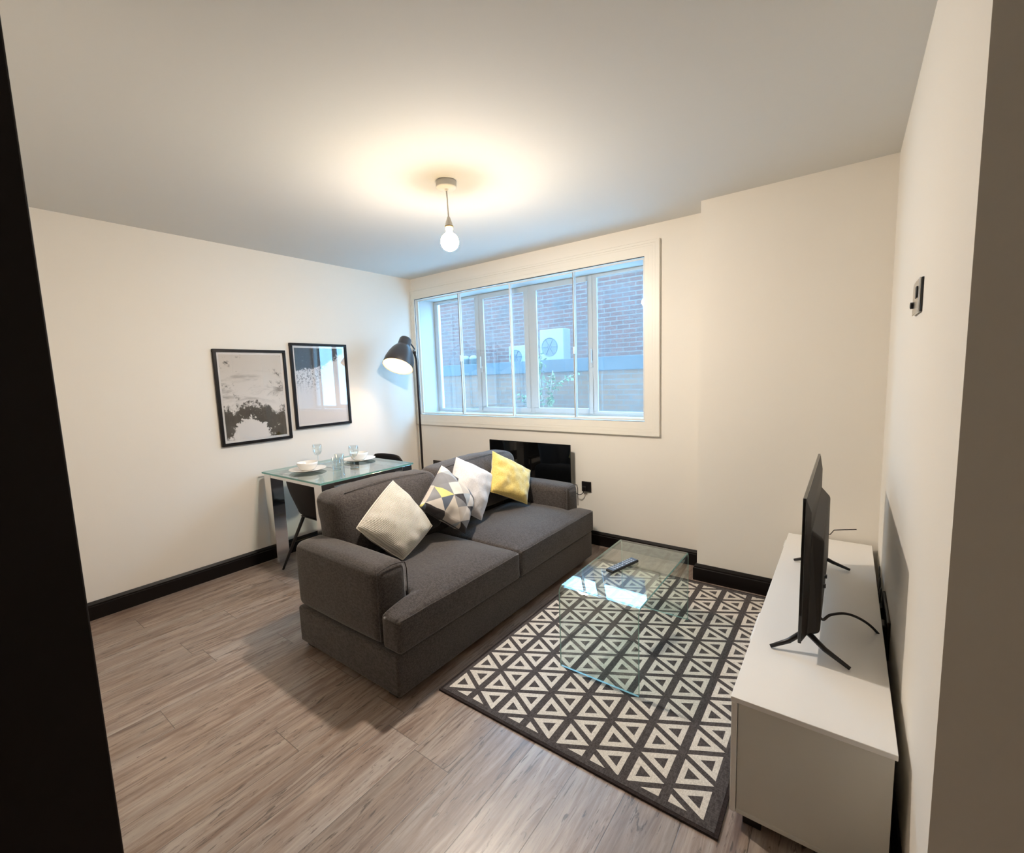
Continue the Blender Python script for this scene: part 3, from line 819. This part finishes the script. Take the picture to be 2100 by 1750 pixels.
# black double socket with plugs, behind the unit on the right wall
so = thing('wall_socket', 'black double wall socket with plugs low behind the television unit', 'socket', (W, -1.02, .36))
MB().box(W-.010, W, -1.16, -.86, .28, .43).build('faceplate', 'black_plastic', so, bevel=.003)
for yy in (-1.10, -.94):
    MB().box(W-.040, W-.010, yy-.03, yy+.03, .30, .40).build('plug', 'black_plastic', so, bevel=.006)
wl = MB()
for i, yy in enumerate((-.90, -.84, -.78)):
    wl.tube(bez([(W-.024, -.94, .36), (W-.02, yy, .44+.03*i), (W-.012, yy+.10, .40), (W-.012, yy+.16, .26)]), .003, 6)
tag(wl.build('cable_bundle', 'cable_black', None, smooth=True), 'loose black cables looping up from the socket behind television unit', 'cable')

# brushed steel outlet plate high on the right wall
op = thing('aerial_outlet', 'brushed steel outlet plate with black inserts high on right wall', 'socket', (W, -1.41, 1.577))
MB().box(W-.005, W, -1.490, -1.330, 1.530, 1.626).build('backing', 'black_plastic', op, bevel=.001)
MB().box(W-.009, W-.005, -1.482, -1.326, 1.529, 1.627).build('faceplate', 'brushed_steel', op, bevel=.001)
MB().box(W-.013, W-.009, -1.455, -1.425, 1.572, 1.606).build('insert', 'black_plastic', op, bevel=.002)
MB().lathe([(0, 0), (.010, 0), (.010, .007), (.006, .008), (0, .008)], (W-.009, -1.350, 1.560), (-1, 0, 0), 16).build('aerial_connector', 'black_plastic', op, smooth=False)

# ------------------------------------------------------------------ wall heater and sockets on the back wall
he = thing('panel_heater', 'glossy black glass panel heater on the wall below the window', 'heater', (1.456, 0, .38))
MB().box(1.036, 1.876, -.085, -.075, .36, .817).build('glass_front', 'black_glass', he, bevel=.003)
MB().box(1.09, 1.82, -.075, -.030, .40, .78).build('heater_body', 'black_matt', he, bevel=.004)
for xx in (1.2, 1.7): MB().box(xx-.02, xx+.02, -.030, 0, .45, .72).build('bracket', 'black_matt', he)
s1 = thing('wall_socket', 'black single wall socket beside the sofa\'s far arm', 'socket', (1.975, 0, .47))
MB().box(1.933, 2.015, -.012, 0, .430, .512).build('faceplate', 'black_plastic', s1, bevel=.003)
MB().box(1.945, 1.98, -.032, -.012, .435, .475).build('plug', 'black_plastic', s1, bevel=.005)
hc = MB().tube(bez([(1.962, -.026, .440), (1.950, -.035, .415), (1.925, -.05, .408), (1.895, -.055, .43), (1.87, -.05, .46), (1.815, -.052, .48)]), .003, 8)
tag(hc.build('heater_cable', 'cable_black', None, smooth=True), 'dark heater cable looping from wall socket behind the sofa arm', 'cable')
s2 = thing('wall_socket', 'dark double wall socket near the floor lamp, behind the sofa', 'socket', (.28, 0, .50))
MB().box(.205, .351, -.012, 0, .455, .541).build('faceplate', 'black_plastic', s2, bevel=.003)
for xx in (.245, .311): MB().box(xx-.008, xx+.008, -.016, -.012, .505, .522).build('rocker', 'black_matt', s2, bevel=.001)

# ------------------------------------------------------------------ pendant
PXc, PYc = 1.932, -1.432
pe = thing('pendant_light', 'bare lit globe bulb hanging on short cord from the ceiling', 'pendant light', (PXc, PYc, H))
MB().lathe([(0, H), (.052, H), (.053, H-.030), (.046, H-.036), (.012, H-.037), (.008, H-.046), (0, H-.046)], (PXc, PYc, 0), (0, 0, 1), 40).build('ceiling_rose', 'white_bakelite', pe, smooth=True, bevel=.002)
MB().tube([(PXc, PYc, H-.04), (PXc+.003, PYc, H-.10), (PXc+.006, PYc, 2.21)], .0035, 8).build('cord', 'white_bakelite', pe, smooth=True)
bx = PXc+.006
lh = MB().lathe([(0, 2.222), (.007, 2.222), (.010, 2.212), (.019, 2.186), (.020, 2.176), (.020, 2.160), (.016, 2.158), (0, 2.158)], (bx, PYc, 0), (0, 0, 1), 28).build('lampholder', 'white_bakelite', pe, smooth=True)
MB().lathe([(.0205, 2.178), (.0225, 2.177), (.0225, 2.172), (.0205, 2.171)], (bx, PYc, 0), (0, 0, 1), 28).build('retaining_ring', 'brass', lh)
bc, br = 2.098, .047
prof = [(0, bc-br)]
for k in range(1, 22):
    q = PI*k/24; prof.append((br*math.sin(q), bc-br*math.cos(q)))
prof += [(.014, bc+br+.012), (.0135, bc+br+.016), (0, bc+br+.016)]
bm_ = MB().lathe(prof[:12], (bx, PYc, 0), (0, 0, 1), 32, 0); bm_.lathe(prof[11:], (bx, PYc, 0), (0, 0, 1), 32, 1)
bm_.build('bulb', ['bulb_glow', 'bulb_neck_glow'], pe, smooth=True)

# ------------------------------------------------------------------ floor lamp
LX, LY = .25, -.20
fl = thing('floor_lamp', 'dark grey floor lamp with large dome shade in the corner', 'floor lamp', (LX, LY, 0))
MB().lathe([(0, 0), (.150, 0), (.155, .006), (.155, .018), (.148, .024), (.03, .028), (.014, .04), (0, .04)], (LX, LY, 0), (0, 0, 1), 48).build('base', 'lamp_pole', fl, smooth=True)
MB().tube([(LX, LY, .03), (LX, LY, 1.55), (LX+.002, LY-.003, 1.58), (LX+.012, LY-.022, 1.610), (LX+.026, LY-.044, 1.636)], .011, 14).build('pole', 'lamp_pole', fl, smooth=True)
O = Vector((.352, -.517, 1.506)); CAP = Vector((.304, -.361, 1.768))
AX = (O-CAP).normalized()
HS = (O-CAP).length
def shade_prof(off):
    raw = [(.0, 0), (.036, .0), (.050, .006), (.056, .020), (.060, .080), (.062, .092), (.078, .108), (.098, .140), (.117, .185), (.132, .240), (.139, HS)]
    return [(max(0, r-off), z+(off if z < .01 else 0)) for r, z in raw]
sh = MB().lathe(shade_prof(0), CAP, AX, 56)
sh.lathe([(.139, HS), (.1375, HS+.002), (.1355, HS)], CAP, AX, 56)
shade = sh.build('lamp_shade', 'lamp_grey', fl, smooth=True)
MB().lathe(shade_prof(.0030)[3:], CAP, AX, 56).build('inner_lining', 'lamp_inner', shade, smooth=True)
lb = CAP+AX*.145
MB().lathe([(0, -.05), (.014, -.05), (.016, -.02), (.030, .01), (.036, .035), (.030, .062), (.015, .074), (0, .076)], lb, AX, 24).build('bulb', 'lamp_bulb_glow', shade, smooth=True)
J1 = Vector((LX+.028, LY-.046, 1.640)); J2 = CAP+AX*.060+Vector((-.012, .056, .020))
MB().tube(bez([J1, J1+Vector((-.016, .018, .022)), J1+Vector((-.012, .010, .044)), J2+Vector((-.004, .012, .004)), J2], 6), .007, 10).build('neck', 'lamp_pole', fl, smooth=True)
MB().lathe([(0, -.016), (.013, -.016), (.013, .016), (0, .016)], J1, (1, .8, 0), 16).build('tilt_joint', 'lamp_pole', fl)
MB().lathe([(0, -.010), (.009, -.010), (.009, .010), (0, .010)], J1+Vector((.012, -.016, .020)), (1, .8, 0), 14).build('thumb_screw', 'chrome', fl)

# ------------------------------------------------------------------ pictures
def picture(y0, y1, z0, z1, mat, label):
    t = thing('framed_picture', label, 'picture', (0, (y0+y1)/2, (z0+z1)/2), 'framed prints on the left wall')
    fw, d = .021, .024; m = MB()
    m.box(0, d, y0, y1, z1-fw, z1); m.box(0, d, y0, y1, z0, z0+fw)
    m.box(0, d, y0, y0+fw, z0+fw, z1-fw); m.box(0, d, y1-fw, y1, z0+fw, z1-fw)
    m.build('frame', 'black_gloss_paint', t, bevel=.0015)
    MB().box(.002, .010, y0+fw, y1-fw, z0+fw, z1-fw).build('mount', 'print_border', t)
    mb = .017
    MB().box(.0102, .0112, y0+fw+mb, y1-fw-mb, z0+fw+mb, z1-fw-mb).build('print', mat, t, origin=(.0107, (y0+y1)/2, (z0+z1)/2))
    MB().box(.0150, .0165, y0+fw, y1-fw, z0+fw, z1-fw).build('glazing', 'picture_glass', t)
picture(-1.887, -1.368, .944, 1.651, 'rocky_shore_print', 'black-framed print of dark rocks and white surf, left of the two')
picture(-1.327, -.812, 1.008, 1.714, 'breaking_wave_print', 'black-framed print of a wave edge on pale sand, hung nearest the lamp')

# ------------------------------------------------------------------ dining table
DX0, DX1, DY0, DY1, DZ = .062, .872, -1.655, -.852, .722
dt = thing('dining_table', 'small square glass-topped dining table with chrome legs by left wall', 'table', ((DX0+DX1)/2, (DY0+DY1)/2, 0))
tp = MB(); z0, z1 = DZ-.012, DZ
tp.add([(DX0, DY0, z0), (DX1, DY0, z0), (DX1, DY1, z0), (DX0, DY1, z0), (DX0, DY0, z1), (DX1, DY0, z1), (DX1, DY1, z1), (DX0, DY1, z1)], [(3, 2, 1, 0), (4, 5, 6, 7)], 0)
b0 = 0
for f in ((0, 1, 5, 4), (1, 2, 6, 5), (2, 3, 7, 6), (3, 0, 4, 7)): tp.f.append(list(f)); tp.mi.append(1)
tp.build('glass_top', ['dining_glass', 'glass_edge'], dt)
LW = .095
for lx in (DX0+.006, DX1-.006-LW):
    for ly in (DY0+.012, DY1-.012-LW):
        MB().box(lx, lx+LW, ly, ly+LW, 0, z0-.001).build('leg', 'chrome', dt, bevel=.003)
ax0, ax1, ay0, ay1 = DX0+.006, DX1-.006, DY0+.012, DY1-.012
for n_, bxs in (('rail', (ax0+LW, ax1-LW, ay0+.002, ay0+.030)), ('rail', (ax0+LW, ax1-LW, ay1-.030, ay1-.002)), ('rail', (ax0+.002, ax0+.030, ay0+LW, ay1-LW)), ('rail', (ax1-.030, ax1-.002, ay0+LW, ay1-LW))):
    MB().box(*bxs, z0-.028, z0-.002).build('rail', 'chrome', dt, bevel=.002)

# chairs: one moulded shell on four splayed legs
def chair(x, yb, sgn, label, top):
    """yb = plane of the top of the back, sgn = direction the sitter faces along y"""
    t = thing('dining_chair', label, 'chair', (x, yb+sgn*.24, 0), 'dark shell chairs at the dining table')
    m = MB(); NU, NV = 16, 26; vs = []; fs = []
    for j in range(NV+1):
        v = j/NV
        if v < .55:          # back, from the top edge down
            q = v/.55; z = top-.0-(top-.440)*q; d = .005+.050*q*q; hw = .205+.030*math.sin(q*PI*.9)-.035*q
            if q < .15: hw *= .82+.18*math.sin(q/.15*PI/2)
        else:
            q = (v-.55)/.45; ang = min(1, q/.22)*PI/2
            z = .440-.030*math.sin(ang)+.018*max(0, (q-.3)); d = .055+.035*(1-math.cos(ang))+.36*max(0, q-.10); hw = .20+.022*math.sin(q*PI)
            if q > .9: hw *= 1-.18*((q-.9)/.1)**2
        for i in range(NU+1):
            u = 2*i/NU-1
            up = .06*abs(u)**3*(1 if v >= .55 else 0); wrap = .05*abs(u)**2.6*(1-abs(v-.4)*1.2 if v < .9 else .3)
            zz = z+up*(1-.5*v); dd = d+max(0, wrap)
            if v < .04: zz -= .012*abs(u)**4
            vs.append((x+u*hw, yb+sgn*dd, zz))
    for j in range(NV):
        for i in range(NU): fs.append((j*(NU+1)+i, j*(NU+1)+i+1, (j+1)*(NU+1)+i+1, (j+1)*(NU+1)+i))
    m.add(vs, fs)
    o = m.build('seat_shell', 'chair_shell', t, smooth=True)
    s = o.modifiers.new('thickness', 'SOLIDIFY'); s.thickness = .012; s.offset = 0
    for sx in (-1, 1):
        MB().tube([(x+sx*.12, yb+sgn*.10, .412), (x+sx*.245, yb-sgn*.035, 0)], [.013, .008], 10).build('leg', 'black_matt', t, smooth=True)
        MB().tube([(x+sx*.12, yb+sgn*.34, .412), (x+sx*.215, yb+sgn*.47, 0)], [.013, .008], 10).build('leg', 'black_matt', t, smooth=True)
    MB().box(x-.14, x+.14, yb+sgn*.22-.14, yb+sgn*.22+.14, .396, .404).build('leg_frame', 'black_matt', t, bevel=.003)
chair(.535, -1.635, 1, 'dark shell dining chair on near side of glass table, back to the camera', .706)
chair(.43, -.735, -1, 'dark shell dining chair on far side of glass table, facing the camera', .742)

# tableware
def lathe_thing(name, prof, loc, mat, label, cat, group=None, seg=40):
    o = MB().lathe(prof, loc, (0, 0, 1), seg).build(name, mat, None, smooth=True, origin=loc)
    return tag(o, label, cat, group)
plate_prof = [(0, .006), (.075, .006), (.090, .009), (.128, .020), (.132, .0205), (.131, .017), (.092, .003), (.078, .0), (0, .0)]
bowl_prof = [(0, .004), (.035, .006), (.058, .022), (.069, .048), (.073, .062), (.075, .062), (.073, .046), (.060, .016), (.040, .0), (0, .0)]
P1, P2 = (.370, -1.455, DZ), (.360, -.995, DZ)
lathe_thing('dinner_plate', plate_prof, P1, 'white_ceramic', 'white dinner plate at the near place setting on glass table', 'plate', 'dinner plates on the dining table')
lathe_thing('dinner_plate', plate_prof, P2, 'white_ceramic', 'white dinner plate at the far place setting on glass table', 'plate', 'dinner plates on the dining table')
lathe_thing('bowl', bowl_prof, (P1[0], P1[1], DZ+.0065), 'white_ceramic', 'white bowl standing on the near dinner plate', 'bowl', 'bowls on the plates')
lathe_thing('bowl', bowl_prof, (P2[0], P2[1], DZ+.0065), 'white_ceramic', 'white bowl standing on the far dinner plate', 'bowl', 'bowls on the plates')
def wine(loc, label):
    t = thing('wine_glass', label, 'wine glass', loc, 'wine glasses on the dining table')
    MB().lathe([(.0, .003), (.034, .002), (.034, .0), (0, 0)], loc, (0, 0, 1), 32).build('foot', 'drinking_glass', t, smooth=True)
    MB().tube([(loc[0], loc[1], loc[2]+.003), (loc[0], loc[1], loc[2]+.085)], .0042, 10).build('stem', 'drinking_glass', t, smooth=True)
    MB().lathe([(.004, .082), (.020, .090), (.034, .112), (.038, .138), (.034, .172), (.0325, .172), (.0365, .138), (.0325, .113), (.019, .092), (0, .086)], loc, (0, 0, 1), 36).build('glass_bowl', 'drinking_glass', t, smooth=True)
wine((.235, -1.290, DZ), 'clear wine glass standing behind the near place setting')
wine((.600, -1.205, DZ), 'clear wine glass standing in front of the far place setting')
tum = [(0, .008), (.028, .008), (.034, .095), (.0365, .095), (.031, .0), (0, 0)]
lathe_thing('tumbler', tum, (.560, -1.330, DZ), 'drinking_glass', 'clear tumbler at the front edge between the place settings', 'tumbler', 'tumblers on the dining table', 32)
lathe_thing('tumbler', tum, (.420, -1.215, DZ), 'drinking_glass', 'clear tumbler in the middle of the glass dining table', 'tumbler', 'tumblers on the dining table', 32)
def cutlery(name, x, y, label, cat):
    m = MB(); z = DZ+.0012; L = .19
    # lies along x: handle towards the sofa
    if name == 'fork':
        out = [(0, .0045), (.08, .0030), (.12, .0030), (.135, .011), (.15, .012)]
        pts = [(x+.09-a, y+b) for a, b in out]+[(x+.09-a, y-b) for a, b in reversed(out)]
        m.prism(pts, z-.001, z+.001)
        for k in range(4):
            yy = y-.010+.0066*k; m.box(x-.100, x-.058, yy-.0014, yy+.0014, z-.001, z+.001)
    else:
        out = [(0, .0055), (.085, .0045), (.09, .008), (.17, .009), (.195, .002)]
        pts = [(x+.10-a, y+b) for a, b in out]+[(x+.10-a, y-.004) for a, b in reversed(out)]
        m.prism(pts, z-.001, z+.001)
    tag(m.build(name, 'steel_cutlery', None, bevel=.0004, seg=1), label, cat)
cutlery('fork', .37, -1.612, 'steel fork left of the near dinner plate', 'fork')
cutlery('knife', .46, -1.300, 'steel knife right of the near dinner plate', 'knife')
cutlery('knife', .46, -1.142, 'steel knife beside the far dinner plate', 'knife')

# ------------------------------------------------------------------ daylight, camera, render settings
wd = bpy.data.worlds.new('daylight'); scene.world = wd; wd.use_nodes = True
bg = wd.node_tree.nodes['Background']; bg.inputs[0].default_value = (.34, .665, 1.0, 1); bg.inputs[1].default_value = 17.5
pl_ = bpy.data.lights.new('window_portal', 'AREA'); pl_.shape = 'RECTANGLE'; pl_.size = WX1-WX0; pl_.size_y = WZ1-WZ0
pl_.cycles.is_portal = True
po = bpy.data.objects.new('window_portal', pl_); COL.objects.link(po)
po.location = ((WX0+WX1)/2, .40, (WZ0+WZ1)/2); po.rotation_euler = (-PI/2, 0, 0)

cam_d = bpy.data.cameras.new('camera'); cam = bpy.data.objects.new('camera', cam_d); COL.objects.link(cam); scene.camera = cam
yaw, pitch, roll, fpx = math.radians(36.657), math.radians(-6.444), math.radians(-2.016), 927.54
cy, sy = math.cos(yaw), math.sin(yaw)
fwd = Vector((-sy*math.cos(pitch), cy*math.cos(pitch), math.sin(pitch)))
r_ = Vector((cy, sy, 0)); u_ = r_.cross(fwd)
r2 = r_*math.cos(roll)+u_*math.sin(roll); u2 = -r_*math.sin(roll)+u_*math.cos(roll)
mw = Matrix((( r2.x, u2.x, -fwd.x, 3.6488), (r2.y, u2.y, -fwd.y, -3.2406), (r2.z, u2.z, -fwd.z, 1.3891), (0, 0, 0, 1)))
cam.matrix_world = mw
cam_d.sensor_fit = 'HORIZONTAL'; cam_d.sensor_width = 36; cam_d.lens = 36*fpx/2100; cam_d.clip_start = .02

vs_ = scene.view_settings
vs_.view_transform = 'Standard'; vs_.look = 'None'; vs_.gamma = 1; vs_.exposure = 0.0; vs_.use_curve_mapping = False
cy_ = scene.cycles
cy_.max_bounces = 12; cy_.diffuse_bounces = 6; cy_.glossy_bounces = 6; cy_.transparent_max_bounces = 16; cy_.transmission_bounces = 8
cy_.sample_clamp_indirect = 6; cy_.caustics_reflective = False; cy_.caustics_refractive = False
cy_.use_denoising = True
